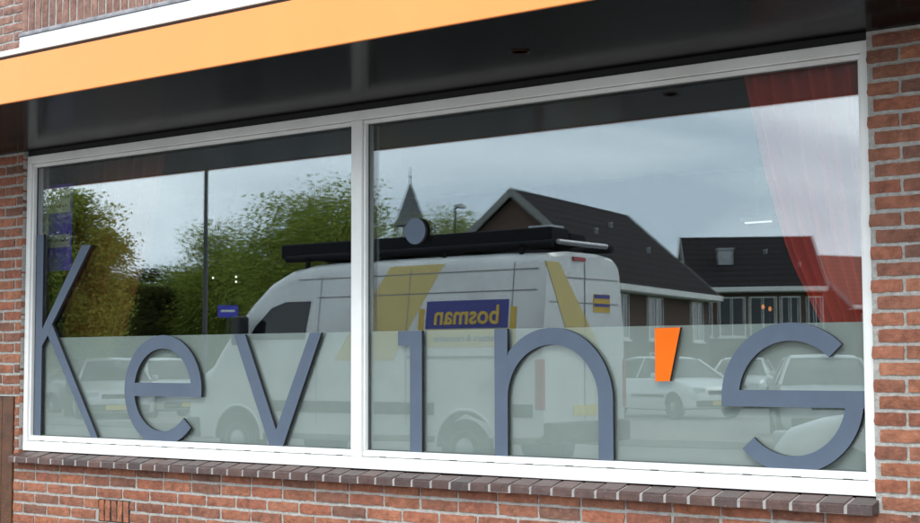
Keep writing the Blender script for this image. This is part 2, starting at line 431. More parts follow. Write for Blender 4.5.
CM, Z0 = 0.062, 0.770       # course module, a bed joint
BL, BH = 0.209, 0.0462
X0J = 0.1586
VENT = (0.735, 0.985)
VZ = (Z0-5*CM, Z0-3*CM)     # two courses of the ventilation opening
def course_run(wall, k, xa, xb, material=BRICK):
    """bricks of course k (its bed joint below at Z0+k*CM) between xa and xb, cut at the ends"""
    cz = Z0 + (k+0.5)*CM
    off = X0J + (0.11 if k % 2 else 0.0)
    i = math.floor((xa-off)/0.22) - 1
    while True:
        a, b = off + i*0.22 + 0.0075, off + (i+1)*0.22 - 0.0075
        i += 1
        a, b = max(a, xa), min(b, xb)
        if a >= xb: break
        if b - a < 0.03: continue
        pieces = [(a, b)]
        if wall is wall_low and VZ[0] < cz < VZ[1] and b > VENT[0] and a < VENT[1]:
            pieces = [(p, q) for p, q in ((a, min(b, VENT[0]-0.008)), (max(a, VENT[1]+0.008), b)) if q - p > 0.03]
        for p, q in pieces:
            w = q - p
            place_brick(wall, (p+q)/2 + (0 if w < 0.2 else rng.uniform(-.0015, .0015)), cz + rng.uniform(-.001, .001), w, BH, material, ('s', material.name, round(w, 2)))
for k in range(-12, 0):     # below the sill; the topmost course sits right under the sill bricks
    if Z0 + (k+1)*CM - 0.006 > 0.745: continue
    course_run(wall_low, k, -0.043, 8.9)
    course_run(wall_low, k, -2.9, -1.315)
for i in range(-1, 24):      # the course right under the sill shows only its lower part
    a_, b_ = max(X0J+i*0.22+0.0055, -0.043), X0J+(i+1)*0.22-0.0055
    if b_-a_ > 0.03: place_brick(wall_low, (a_+b_)/2, 0.7335, b_-a_, 0.039, BRICK, ('cut', round(b_-a_, 2)))
for k in range(-1, 29):
    if Z0+(k+1)*CM > 2.60: break
    course_run(wall_right, k, W+0.0045, 8.9)
    course_run(wall_left, k, -0.043 if Z0+k*CM < 1.125 else -2.9, -0.005)
    if Z0+k*CM < 1.125: course_run(wall_left, k, -2.9, -1.315)
# upper wall: stretchers left, a soldier course over the white board
zc = 3.31
for j in range(-12, 14):
    cz = zc + (j+0.5)*0.0557
    off = -0.018 + (0.105 if j % 2 else 0.0)
    for i in range(-15, 1):
        a, b = off + (i-1)*0.21 + 0.007, min(off + i*0.21 - 0.007, -0.022)
        if b - a < 0.04: continue
        place_brick(wall_up, (a+b)/2, cz, b-a, 0.0425, BRICK_UP, ('u', round(b-a, 2)))
for i in range(0, 138):
    cx = 0.024 - 0.032 + i*0.0643
    place_brick(wall_up, cx, 3.402, 0.0495, 0.208, BRICK_UP, ('soldier',))
for j in range(0, 13):
    cz = 3.512 + (j+0.5)*0.0557
    for i in range(0, 42):
        cx = 0.09 + i*0.21 + (0.105 if j % 2 else 0)
        place_brick(wall_up, cx, cz, 0.2, 0.0455, BRICK_UP, ('u', 0.2))
for (wn_, mn_), (mb, wall) in rest.items():
    o = mb.build('brickwork', MATS[mn_], wall, fix=False); tag(o, kind='stuff')

# ventilation opening: upright brick slips with black slots between
MB().box(VENT[0]-0.006, VENT[1]+0.006, YW+0.004, YW+0.02, VZ[0]-0.002, VZ[1]-0.004).build('vent_recess', BLACK, wall_low)
for i in range(5):
    w = 0.038; cx = VENT[0] + 0.024 + i*0.0505
    o = link('vent_brick', brick_bank(('v',), w, 0.112, 0.06, BRICK), wall_low)
    o.location = (cx, YW+0.028+rng.uniform(-.002, .002), (VZ[0]+VZ[1])/2 - 0.003); o.rotation_euler = (0, rng.uniform(-.03, .03), 0)

# sill: one brick beside the other, tops sloping outwards
sill = P(MB().box(0.0, W-0.01, -0.026, 0.02, 0.7435, 0.757), 'window_sill', MORTAR)
tag(sill, 'dark brick sill below the window')
MB().prism([(-0.0885, 0.758), (0.0, 0.758), (0.0, 0.8115), (-0.0825, 0.7905), (-0.0885, 0.786)], 0.0, W-0.005, 'yz').build('sill_mortar', mat('sill_mortar', (0.35, 0.33, 0.315), (0.24, 0.23, 0.22), 0.9, 30), sill)
def sill_brick_mesh(w, seed):
    r = random.Random(seed); j = lambda: r.uniform(-.0015, .0015)
    mb = MB(); mb.prism([(-0.0905+j(), 0.756+j()), (0.0, 0.756), (0.0, 0.8165+j()), (-0.084+j(), 0.7955+j()), (-0.0905+j(), 0.789+j())], -w/2, w/2, 'yz')
    return mb.mesh('brick', SILL_BRICK)
sbank = [sill_brick_mesh(0.0985, k) for k in range(8)]
for i in range(-1, 46):
    o = link('brick', rng.choice(sbank), sill, 0.003); o.location = (X0J + (i+0.5)*0.11 + rng.uniform(-.001, .001), 0, rng.uniform(-.0015, .0015))
o = link('brick', sill_brick_mesh(0.05, 99), sill, 0.003); o.location = (0.014, 0, 0)

# window frame
frame = P(MB().box(0, W, 0, 0.09, ZB, ZB+0.056).box(0, W, 0, 0.09, ZB+H-0.046, ZB+H)
          .box(0, 0.036, 0, 0.09, ZB+0.056, ZB+H-0.046).box(W-0.036, W, 0, 0.09, ZB+0.056, ZB+H-0.046), 'window_frame', WHITE, bevel=0.003)
tag(frame, 'white window frame around both panes')
MB().box(2.566, 2.632, 0, 0.09, ZB+0.0565, ZB+H-0.0465).build('mullion', WHITE, frame, bevel=0.003)
def bead(x0, x1, z0, z1): return MB().box(x0, x1, 0.014, 0.0435, z0, z1).build('glazing_bead', WHITE, frame, bevel=0.003)
PANES = [(0.036, 2.566), (2.632, W-0.036)]
GZ0, GZ1 = ZB+0.088, ZB+H-0.066
for a, b in PANES:
    bead(a+0.001, b-0.001, ZB+0.0585, GZ0); bead(a+0.001, b-0.001, GZ1, ZB+H-0.048)
    bead(a+0.001, a+0.013, GZ0+0.0005, GZ1-0.0005); bead(b-0.013, b-0.001, GZ0+0.0005, GZ1-0.0005)
    for x0_, x1_, z0_, z1_ in ((a+.0135, b-.0135, GZ0+.0005, GZ0+.0045), (a+.0135, b-.0135, GZ1-.0045, GZ1-.0005), (a+.0135, a+.0175, GZ0+.005, GZ1-.005), (b-.0175, b-.0135, GZ0+.005, GZ1-.005)):
        MB().box(x0_, x1_, 0.036, 0.0445, z0_, z1_).build('gasket', mat('grey_gasket', (0.06, 0.075, 0.072), None, 0.6, 9), frame)
    n = 12
    for i in range(n):
        cx = a + (i+0.6)*(b-a)/n
        MB().box(cx-0.019, cx+0.019, 0.0105, 0.02, ZB+0.0572, ZB+0.0605).build('drain_slot', BLACK, frame)
P(MB().box(-0.004, W+0.004, 0.012, 0.13, ZB+H+0.001, 2.60), 'head_board', BLACK)

# glass: two sheets per pane, the inner one a hair out of true
for a, b in PANES:
    g = P(MB().box(a+0.004, b-0.004, YG, YG+0.004, ZB+0.06, ZB+H-0.05), 'glass_pane', GLASS, fix=False)
    fm = MB().box(a+0.006, b-0.006, YG+0.0172, YG+0.0178, ZB+0.062, ZB+0.657).build('frosted_film', FILM, g)
    tag(fm, 'pale green frosted film on the lower third of the pane')
    g2 = MB().box(-(b-a)/2+0.004, (b-a)/2-0.004, 0, 0.004, ZB+0.06, ZB+H-0.05).build('inner_sheet', GLASS, g, fix=False)
    g2.location = ((a+b)/2, YG+0.0205, 0); g2.rotation_euler = (0, 0, RAD(0.055))

# white board and flashing above the canopy
P(MB().box(-0.022, 8.5, -0.055, YW-0.002, 2.95, 3.262), 'fascia_board', mat('white_board', (0.8, 0.8, 0.8), (0.7, 0.7, 0.71), 0.5, 4), bevel=0.004)
P(MB().prism([(YW-0.003, 3.263), (YW-0.003, 3.296), (-0.05, 3.29), (-0.062, 3.272), (-0.062, 3.263)], -0.024, 8.5, 'yz'), 'lead_flashing', ZINC)

# canopy
can = tag(empty('canopy', (3.0, -0.6, 2.58)), 'long flat canopy with an orange front edge and glossy black underside', 'canopy')
def PC(mb, name, m_, **k):
    o = mb.build(name, m_, can, **k); o.location = (-3.0, 0.6, -2.58); return o
CX0, CX1 = -2.6, 8.4
PC(MB().box(CX0, CX1, -1.10, YW-0.002, 2.574, 2.60), 'soffit', SOFFIT)
PC(MB().box(CX0, CX1, -1.118, -1.102, 2.571, 2.786), 'fascia', ORANGE, bevel=0.003)
PC(MB().box(CX0, CX1, -1.112, -1.075, 2.7865, 2.799), 'painted_shadow_line', mat('painted_shadow_brown', (0.05, 0.025, 0.015), None, 0.8, 6))  # shadow under the edge trim, painted as a dark brown strip
PC(MB().box(CX0, CX1, -1.124, -1.06, 2.7995, 2.826), 'edge_trim', TRIM, bevel=0.003)
PC(MB().box(CX0, CX1, -1.058, YW-0.058, 2.76, 2.81), 'roof_deck', ZINC)
dl = PC(MB().lathe([(0.04, 0), (0.04, -0.003), (0.036, -0.0045), (0.032, -0.002), (0.032, 0)], (3.968, -0.557, 2.574), 'z'), 'downlight', mat('brass_ring', (0.08, 0.035, 0.02), None, 0.4, 5, metal=1.0))

# ------------------------------------------------------------------ lettering, standing off the glass
LF, LB = YG-0.018, YG-0.002
LSC, LDX, LDZ = 1.0017, -0.0125, -0.0009     # measured plane -> letter plane
def arc(cx, cz, rx, rz, a0, a1, n=40):
    return zz([(cx + rx*math.cos(RAD(a0+(a1-a0)*i/n)), cz + rz*math.sin(RAD(a0+(a1-a0)*i/n))) for i in range(n+1)])
def zz(pts): return [(min(LSC*x+LDX, 5.1475), ZB+LSC*z+LDZ) for x, z in pts]
LM = [LETTER, LETTER_EDGE]
GRP = 'raised letters on the shop window'
def letter(name, mb, label, mats=LM, cat='letter'):
    o = mb.build(name, mats); tag(o, label, cat, GRP); return o
BZ, XH = 0.066, 0.656
def bx(mb, x0, x1, z0, z1, d=0.0):
    return mb.prism(zz([(x0, z0), (x1, z0), (x1, z1), (x0, z1)]), LF+d, LB-d, 'xz', 0, 1)
mb = MB()
bx(mb, 0.0815, 0.143, BZ, 1.262)
mb.prism(zz([(0.143, 0.609), (0.195, 0.671), (0.233, 0.734), (0.576, 1.178), (0.494, 1.182), (0.143, 0.708)]), LF, LB, 'xz', 0, 1)
mb.prism(zz([(0.618, BZ+.001), (0.673, BZ+.001), (0.2335, 0.733), (0.1955, 0.670)]), LF, LB, 'xz', 0, 1)
letter('letter_k', mb, 'tall grey letter k at the left end, its arm rising above the frosted band')
mb = MB()
mb.ring(arc(1.190, 0.363, 0.2285, 0.2225, -9.2, 318), arc(1.190, 0.363, 0.309, 0.2955, -6.9, 318), LF, LB, 0, 1)
bx(mb, 0.93, 1.47, 0.3275, 0.4, 0.0004)
letter('letter_e', mb, 'round grey letter e, right of the tall k')
mb = MB()
mb.prism(zz([(1.739, XH-.003), (2.013, BZ), (2.085, BZ), (2.355, XH-.001), (2.278, XH-.001), (2.047, 0.17), (1.822, XH-.003)]), LF, LB, 'xz', 0, 1)
letter('letter_v', mb, 'grey letter v, last letter before the white mullion')
root = tag(empty('letter_i', (2.95, LF, ZB+BZ)), 'grey letter i with a round dot, first letter right of the mullion', 'letter', GRP)
mb = MB(); mb.prism(zz([(2.921, BZ), (2.993, BZ), (2.993, XH-.001), (2.848, XH-.001), (2.848, 0.586), (2.921, 0.586)]), LF, LB, 'xz', 0, 1)
o = mb.build('stem', LM, root); o.location = (-2.95, -LF, -ZB-BZ)
mb = MB(); mb.prism(arc(2.953, 1.124, 0.062, 0.062, 0, 360-7.5, 47), LF, LB, 'xz', 0, 1)
o = mb.build('dot', LM, root); o.location = (-2.95, -LF, -ZB-BZ)
mb = MB(); bx(mb, 3.413, 3.4845, BZ, XH)
ai = arc(3.7225, 0.345, 0.238, 0.238, 0, 180); ao = arc(3.7225, 0.345, 0.3115, 0.3115, 0, 139.7)
ai = arc(3.7225, 0.345, 0.238, 0.238, 0, 178)
ao2 = []
for i in range(41):
    t = 178*i/40; x = 3.7225 + 0.3115*math.cos(RAD(t)); z = 0.345 + 0.3115*math.sin(RAD(t))
    if x < 3.4848: x = 3.4848; z = min(z, 0.345 + 0.2015) if t > 139 else z; z = 0.345 + 0.2015*max(0, (178-t)/(178-139.7))
    ao2.append((x, z))
mb.ring(zz([(3.9605, BZ)]) + ai, zz([(4.034, BZ)] + ao2), LF, LB, 0, 1)
letter('letter_n', mb, 'wide arched grey letter n, right of the dotted i')
mb = MB(); mb.prism(zz([(4.241, 0.425), (4.309, 0.427), (4.362, 0.648), (4.241, 0.646)]), LF, LB, 'xz', 0, 1)
letter('apostrophe', mb, 'small bright orange wedge-shaped apostrophe between the n and the s', [LETTER_O, LETTER_EDGE], 'apostrophe')
mb = MB()
c = (4.848, 0.362)
mb.ring(arc(*c, 0.2255, 0.2255, 45, 184), arc(*c, 0.302, 0.297, 45, 184), LF, LB, 0, 1)
sx0 = c[0]-0.303
mb.prism(zz([(sx0, 0.3275), (5.0705, 0.3275), (5.156, 0.3275), (5.156, 0.393), (sx0+.003, 0.393)]), LF+.0003, LB-.0003, 'xz', 0, 1)
def clip(pts): return [(min(x, 5.137), z) for x, z in pts]
mb.ring(arc(*c, 0.2245, 0.2245, 4, -136), arc(*c, 0.296, 0.291, 4, -136), LF, LB, 0, 1)
letter('letter_s', mb, 'large grey letter s running up to the right end of the frame')

# ------------------------------------------------------------------ wooden gate at the lower left
gate = tag(empty('wooden_gate', (-0.5, -0.06, 0.13)), 'brown wooden gate of upright planks against the left brick pier', 'gate')
for i in range(12):
    x1 = -0.049 - i*0.104
    o = MB().box(x1-0.1, x1, -0.037, 0.0, 0.15, 1.13).build('plank', WOOD, gate, bevel=0.004); o.location = (0.5, 0.06, -0.13)
o = MB().box(-1.29, -0.049, 0.003, 0.03, 0.85, 0.95).build('rail', WOOD, gate); o.location = (0.5, 0.06, -0.13)

# ------------------------------------------------------------------ inside the shop
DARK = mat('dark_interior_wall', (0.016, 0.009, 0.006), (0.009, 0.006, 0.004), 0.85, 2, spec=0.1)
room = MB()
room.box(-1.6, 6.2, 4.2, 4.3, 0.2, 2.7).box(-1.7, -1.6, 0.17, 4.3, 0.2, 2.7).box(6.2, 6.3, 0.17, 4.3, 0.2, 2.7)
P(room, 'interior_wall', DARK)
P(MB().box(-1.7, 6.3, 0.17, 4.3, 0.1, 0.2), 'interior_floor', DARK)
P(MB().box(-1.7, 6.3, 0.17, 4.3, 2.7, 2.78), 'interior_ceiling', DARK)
def curtain(name, rows, y, folds, amp, material, label):
    """rows: (z, x_left, x_right) from top down"""
    nu = folds*10; mb = MB()
    vs_, fs = [], []
    for j, (z, xl, xr) in enumerate(rows):
        for i in range(nu+1):
            u = i/nu; a = amp*min(1.0, 0.35+(xr-xl)/0.9)
            vs_.append((xl+(xr-xl)*u, y + a*math.sin(2*math.pi*folds*u + 0.4*math.sin(5*u)) + 0.012*math.sin(17*u+z), z))
    n = nu+1
    for j in range(len(rows)-1):
        for i in range(nu): fs.append((j*n+i, j*n+i+1, (j+1)*n+i+1, (j+1)*n+i))
    mb.add(vs_, fs)
    o = mb.build(name, material, smooth=True)
    s = o.modifiers.new('thick', 'SOLIDIFY'); s.thickness = 0.002
    tag(o, label, 'curtain'); return o
def lerp_rows(keys, n):
    out = []
    for i in range(n+1):
        z = keys[0][0] + (keys[-1][0]-keys[0][0])*i/n
        for a, b in zip(keys, keys[1:]):
            if a[0] >= z >= b[0]:
                t = (a[0]-z)/(a[0]-b[0]); out.append((z, a[1]+(b[1]-a[1])*t, a[2]+(b[2]-a[2])*t)); break
    return out
curtain('curtain', lerp_rows([(2.55, 4.585, 5.32), (2.1, 4.68, 5.32), (1.75, 4.78, 5.31), (1.48, 4.91, 5.30), (1.2, 5.04, 5.28), (0.9, 5.12, 5.27), (0.3, 5.06, 5.30)], 24), 0.16, 9, 0.026,
        cloth_mat('sheer_red_curtain', (0.75, 0.085, 0.05), 0.25), 'sheer red curtain swept aside behind the right end of the window')
curtain('curtain', lerp_rows([(2.55, -0.2, 0.75), (2.0, -0.2, 0.62), (1.5, -0.2, 0.42), (1.2, -0.2, 0.25), (0.3, -0.2, 0.2)], 20), 0.42, 8, 0.03,
        cloth_mat('sheer_brown_curtain', (0.45, 0.13, 0.045), 0.5), 'sheer rust brown curtain behind the left end of the window')
# poster hanging inside the left end
PY = 0.16
p0, p1 = at_y(40, 187, PY), at_y(71, 270, PY)
poster = tag(empty('poster', (p0[0], PY, p1[2])), 'purple poster with pale lettered bands hanging inside the left end of the window', 'poster')
def pp(mb, name, m_):
    o = mb.build(name, m_, poster); o.location = (-p0[0], -PY, -p1[2]); return o
pw_, ph_ = p1[0]-p0[0], p0[2]-p1[2]
pp(MB().box(p0[0], p1[0], PY, PY+0.004, p1[2], p0[2]), 'sheet', mat('purple_print', (0.10, 0.035, 0.42), (0.055, 0.03, 0.33), 0.5, 4))
for t0, t1 in ((0.06, 0.33), (0.58, 0.73)):
    pp(MB().box(p0[0]+0.02, p1[0]-0.015, PY-0.003, PY-0.001, p0[2]-ph_*t1, p0[2]-ph_*t0), 'pale_band', mat('pale_print', (0.34, 0.31, 0.36), None, 0.5, 5))
for row in (0.13, 0.24, 0.64):
    mbt = MB(); x = p0[0]+0.04
    while x < p1[0]-0.04:
        w = rng.uniform(0.016, 0.034); zq = p0[2]-ph_*row; hq = rng.choice((0.012, 0.02, 0.014)); mbt.box(x, x+w*0.22, PY-0.0055, PY-0.0035, zq-0.014, zq-0.014+hq); mbt.box(x+w*0.23, x+w*0.7, PY-0.0055, PY-0.0035, zq-0.014+hq*rng.choice((0, .4, .75)), zq-0.009+hq*rng.choice((.4, .75))); x += w
    pp(mbt, 'print_line', mat('dark_print', (0.03, 0.02, 0.05), None, 0.6, 5))
# lamps inside
q0 = at_y(745, 223, 2.5)
tl = tag(empty('ceiling_lamp', (q0[0]+0.085, 2.5, q0[2])), 'thin white tube lamp glowing inside, high behind the right pane', 'lamp')
o = MB().tube([(-0.085, 0, 0), (0.085, 0.0, 0)], 0.005, 8).build('tube', emit_mat('lamp_glow', (0.9, 0.95, 1.0), 0.3), tl)
o = MB().box(-0.1, 0.1, -0.02, 0.02, 0.012, 0.03).build('housing', mat('lamp_housing', (0.3, 0.3, 0.3), None, 0.5), tl)
MB().tube([(0, 0, 0.03), (0, 0, 2.7-q0[2])], 0.004, 6).build('rod', BLACK, tl)
for i, (px, py) in enumerate(((763, 307), (770, 309))):
    q = at_y(px, py, 2.2)
    c_ = tag(empty('candle_lamp', tuple(q)), ('left' if i == 0 else 'right') + ' one of two small warm lamps glowing inside behind the right pane', 'lamp', 'small warm lamps inside')
    MB().lathe([(0.004, -0.012), (0.009, -0.004), (0.008, 0.007), (0.002, 0.015)], (0, 0, 0), 'z', 12).build('bulb', emit_mat('warm_glow%d' % i, (1.0, 0.35, 0.08), 0.22), c_)
    MB().tube([(0, 0, -0.02), (0, 0, 0.2-q[2])], 0.006, 6).build('stand', BLACK, c_)

for px, py, lb in ((213, 278, 'lone tiny white spot lamp right of the lamp post, behind the left pane'), (236, 277, 'upper of two tiny white spot lamps behind the left pane'), (236, 282, 'lower of two tiny white spot lamps behind the left pane')):
    q = at_y(px, py, 1.6)
    c_ = tag(empty('spot_lamp', tuple(q)), lb, 'lamp', 'tiny spot lamps inside')
    MB().lathe([(0.003, -0.006), (0.007, -0.002), (0.006, 0.005), (0.002, 0.009)], (0, 0, 0), 'z', 10).build('bulb', emit_mat('spot_glow', (0.95, 1.0, 0.9), 0.6), c_)
    MB().tube([(0, 0.004, 0.009), (0, 0.004, 2.69-q[2])], 0.0015, 5).build('cable', BLACK, c_)

# ------------------------------------------------------------------ white van, seen mirrored in the glass
VAN_W = mat('van_white_paint', (0.68, 0.685, 0.67), (0.55, 0.555, 0.545), 0.25, 1.6, coat=0.4)
VAN_Y = mat('van_yellow_foil', (0.60, 0.47, 0.17), (0.56, 0.44, 0.155), 0.35, 3)
VAN_B = mat('van_blue_foil', (0.03, 0.03, 0.22), (0.025, 0.025, 0.19), 0.35, 3)
GOLD = mat('van_gold_print', (0.62, 0.40, 0.05), None, 0.4, 3)
SEAM = mat('panel_seam', (0.25, 0.25, 0.25), None, 0.7, 5)
TYRE = mat('tyre_rubber', (0.02, 0.02, 0.02), None, 0.85, 12)
RIM = mat('wheel_silver', (0.35, 0.35, 0.36), None, 0.4, 5, metal=0.6)
CARGLASS = mat('car_glass', (0.012, 0.014, 0.016), None, 0.05, 3)
PLASTIC = mat('dark_plastic', (0.03, 0.03, 0.032), None, 0.6, 6)
TAIL = mat('tail_red', (0.35, 0.02, 0.02), None, 0.25, 4)
LAMPG = mat('lamp_clear', (0.55, 0.56, 0.58), (0.4, 0.4, 0.42), 0.12, 9)
RACK = mat('rack_black', (0.007, 0.007, 0.009), None, 0.75, 6, spec=0.2)
ALU = mat('aluminium', (0.38, 0.38, 0.4), None, 0.35, 5, metal=0.8)

def van_hw(z):
    pts = [(0.3, 0.93), (0.55, 0.972), (1.35, 0.985), (1.75, 0.955), (2.1, 0.905), (2.45, 0.855), (2.6, 0.82)]
    for (a, b), (c_, d) in zip(pts, pts[1:]):
        if z <= c_: return b + (d-b)*max(0, (z-a))/(c_-a)
    return pts[-1][1]
def section(x, zb, zt, wscale=1.0, hwf=van_hw, crown=0.03, rr=0.17):
    ts = [0.0, 0.04, 0.12, 0.25, 0.4, 0.55, 0.7, 0.82, 0.9]
    half = [(hwf(zb)*wscale*0.9, zb)]
    hh = zt - zb; r = min(rr, hh*0.3)
    for t in ts[1:]:
        z = zb + t*(hh-r); half.append((hwf(z)*wscale, z))
    zc_ = zt - r; w0 = hwf(zc_)*wscale
    for a in (0, 25, 50, 70, 90):
        half.append((w0 - r*(1-math.cos(RAD(a)))*1.15, zc_ + r*math.sin(RAD(a))))
    half.append((w0*0.4, zt+crown))
    return [(x, -p, z) for p, z in half] + [(x, p, z) for p, z in reversed(half)]

def wheel(parent, x, y, r, w, side):
    t = MB().lathe([(r*0.62, -w/2), (r*0.93, -w/2), (r, -w/2+0.03), (r, w/2-0.03), (r*0.93, w/2), (r*0.62, w/2)], (0, 0, 0), 'y', 28).build('wheel', TYRE, parent, smooth=True)
    t.location = (x, y, r)
    s = side
    MB().lathe([(r*0.6, s*(w/2-0.02)), (r*0.6, s*(w/2+0.004)), (r*0.52, s*(w/2-0.012)), (r*0.2, s*(w/2+0.01)), (r*0.1, s*(w/2+0.02))], (0, 0, 0), 'y', 24).build('rim', RIM, t, smooth=True)
    return t

# local axes: x from the rear bumper forward, y to the van's left, z up
van = tag(empty('delivery_van', (-1.86, -8.887, 0.0), math.pi), 'white delivery van with yellow stripes and dark roof load, mirrored in the glass', 'van')
van.scale = (1.0, 0.9, 1.0)
prof = [(0.0, 0.45, 2.50, 0.965), (0.05, 0.42, 2.545, 0.995), (0.6, 0.40, 2.565, 1), (2.0, 0.40, 2.57, 1), (3.2, 0.38, 2.565, 1), (3.6, 0.38, 2.55, 1), (3.95, 0.38, 2.49, 0.995), (4.26, 0.38, 2.36, 0.99),
        (4.55, 0.38, 2.12, 0.98), (4.8, 0.36, 1.86, 0.975), (5.05, 0.35, 1.58, 0.965), (5.25, 0.34, 1.33, 0.955), (5.5, 0.33, 1.2, 0.93), (5.72, 0.33, 1.02, 0.87), (5.84, 0.36, 0.8, 0.78), (5.88, 0.42, 0.65, 0.7)]
mb = MB(); mb.loft([section(x, zb, zt, ws) for x, zb, zt, ws in prof])
MBV = mb.build('body', VAN_W, van, smooth=True)
def side_poly(name, poly, m_, off=0.004, th=0.01, sides=(1,), parent=van, ws=1.0):
    """a flat shape on the van's flank given as (x, z); sub-divided in z so that it follows the tumblehome"""
    res_ = []
    for s in sides:
        mb = MB(); n = len(poly)
        vo = [(x, s*(van_hw(z)*ws+off), z) for x, z in poly]; vi = [(x, s*(van_hw(z)*ws-th), z) for x, z in poly]
        mb.add(vo+vi, [tuple(range(n)), tuple(range(2*n-1, n-1, -1))] + [(i, (i+1) % n, n+(i+1) % n, n+i) for i in range(n)])
        res_.append(mb.build(name, m_, parent))
    return res_
def side_strip(name, cols, m_, off=0.004, s=-1, parent=van):
    """cols: list of (z, x0, x1) rows, top to bottom"""
    mb = MB(); n = len(cols)
    a = [(x0, s*(van_hw(z)+off), z) for z, x0, x1 in cols]; b = [(x1, s*(van_hw(z)+off), z) for z, x0, x1 in cols]
    a2 = [(p[0], p[1]-s*0.012, p[2]) for p in a]; b2 = [(p[0], p[1]-s*0.012, p[2]) for p in b]
    mb.add(a+b+a2+b2, [(i, i+1, n+i+1, n+i) for i in range(n-1)] + [(2*n+i, 3*n+i, 3*n+i+1, 2*n+i+1) for i in range(n-1)]
           + [(i, 2*n+i, 2*n+i+1, i+1) for i in range(n-1)] + [(n+i, n+i+1, 3*n+i+1, 3*n+i) for i in range(n-1)] + [(0, n, 3*n, 2*n), (n-1, 3*n-1, 4*n-1, 2*n-1)])
    return mb.build(name, m_, parent)
zr = lambda a, b, n=8: [a+(b-a)*i/n for i in range(n+1)]
for s in (-1, 1):
    # door glass, seams, mouldings
    side_poly('side_window', [(4.55, 1.62), (4.42, 1.80), (4.17, 2.02), (3.93, 2.09), (3.5, 2.09), (3.56, 1.62)], CARGLASS, sides=(s,), ws=1.0, off=0.012, th=0.05)
    for zs in (2.365, 2.13): side_strip('panel_seam', [(zs+0.007, 0.1, 3.75 if zs > 2.2 else 3.4), (zs-0.007, 0.1, 3.75 if zs > 2.2 else 3.4)], SEAM, s=s)
    for xs in (3.34, 1.92, 0.42): side_strip('panel_seam', [(z, xs, xs+0.011) for z in zr(2.44 if xs < 3 else 2.4, 0.6)], SEAM, s=s)
    side_strip('side_moulding', [(z, 1.5, 4.3) for z in zr(0.86, 0.72, 2)], PLASTIC, off=0.014, s=s)
    side_strip('side_moulding', [(z, 0.12, 0.62) for z in zr(0.86, 0.72, 2)], PLASTIC, off=0.014, s=s)
    side_strip('sliding_rail', [(1.40, 0.35, 1.9), (1.37, 0.35, 1.9)], SEAM, s=s)
    side_strip('door_handle', [(1.30, 3.42, 3.62), (1.26, 3.42, 3.62)], PLASTIC, off=0.02, s=s)
    # wheel arches: dark hollow plus white lip
    for xw in (1.05, 4.72):
        mb = MB(); ra = 0.43
        pts = [(xw+ra*math.cos(RAD(a)), 0.36+ra*math.sin(RAD(a))) for a in range(0, 181, 12)]
        side_poly('wheel_housing', pts, BLACK, off=0.003, th=0.12, sides=(s,))
        mb = MB()
        i_ = [(xw+ra*math.cos(RAD(a)), s*(van_hw(0.5)+0.012), 0.36+ra*math.sin(RAD(a))) for a in range(0, 181, 12)]
        mb.tube(i_, 0.022, 6).build('arch_lip', VAN_W, van, smooth=True)
        wheel(van, xw, s*0.87, 0.35, 0.235, s)
    # mirrors, lamps
    mir_ = MB().box(4.48, 4.62, 1.02, 1.24, 1.55, 1.92).build('wing_mirror', PLASTIC, van, bevel=0.03)
    if s < 0: mir_.scale = (1, -1, 1)
    hl = MB().add([(5.22, s*0.925, 1.12), (5.52, s*0.87, 1.06), (5.76, s*0.70, 0.95), (5.79, s*0.68, 0.78), (5.55, s*0.86, 0.84), (5.25, s*0.945, 0.98),
                   (5.1, s*0.8, 1.1), (5.3, s*0.7, 1.0), (5.5, s*0.6, 0.9), (5.5, s*0.6, 0.8), (5.3, s*0.7, 0.85), (5.1, s*0.8, 0.98)],
                  [(0, 1, 2, 3, 4, 5), (11, 10, 9, 8, 7, 6)] + [(i, (i+1) % 6, 6+(i+1) % 6, 6+i) for i in range(6)]).build('headlight', LAMPG, van)
    MB().box(-0.015, 0.09, s*0.945-0.035, s*0.945+0.035, 0.80, 1.36).build('tail_light', TAIL, van, bevel=0.012)
# side sign on the flank that faces the shop (the van's right: local -y)
sign = side_strip('side_sign', [(z, 0.47, 1.64) for z in zr(2.035, 1.715, 4)], VAN_B, off=0.008)
side_strip('sign_band', [(z, 0.47, 1.64) for z in zr(1.705, 1.50, 3)], VAN_Y, off=0.008)
for xa, xb in ((0.36, 0.44), (1.67, 1.75)): side_strip('sign_edge', [(z, xa, xb) for z in zr(1.95, 1.50, 4)], GOLD, off=0.008)
side_strip('yellow_stripe', [(z, 1.43+(2.47-z)*0.62, 2.25+(2.47-z)*0.72) for z in zr(2.47, 1.35, 10)], VAN_Y, off=0.0025)
def text_mesh(txt, size, m_, parent, loc, rot, name, bold=0.0):
    cu = bpy.data.curves.new(name, 'FONT'); cu.body = txt; cu.size = size; cu.extrude = 0.002; cu.offset = bold
    cu.align_x = 'CENTER'; cu.align_y = 'CENTER'; cu.resolution_u = 3
    t = bpy.data.objects.new('tmp_text', cu); COL.objects.link(t)
    bpy.context.view_layer.update()
    me = bpy.data.meshes.new_from_object(t.evaluated_get(bpy.context.evaluated_depsgraph_get()))
    bpy.data.objects.remove(t); bpy.data.curves.remove(cu)
    me.name = name; me.materials.clear(); me.materials.append(m_)
    o = link(name, me, parent); o.location = loc; o.rotation_euler = rot
    return o
tz = 1.855
slope = math.atan2(van_hw(1.715)-van_hw(2.035), 0.32)
# the van's right flank is local -y; lettering there reads along local +x seen from outside
text_mesh('bosman', 0.30, GOLD, van, (1.05, -(van_hw(tz)+0.013), tz), (RAD(90)-slope, 0, 0), 'sign_lettering', 0.006)
text_mesh('zetters & renovatie', 0.115, VAN_B, van, (1.05, -(van_hw(1.60)+0.013), 1.60), (RAD(90)-slope, 0, 0), 'sign_lettering')
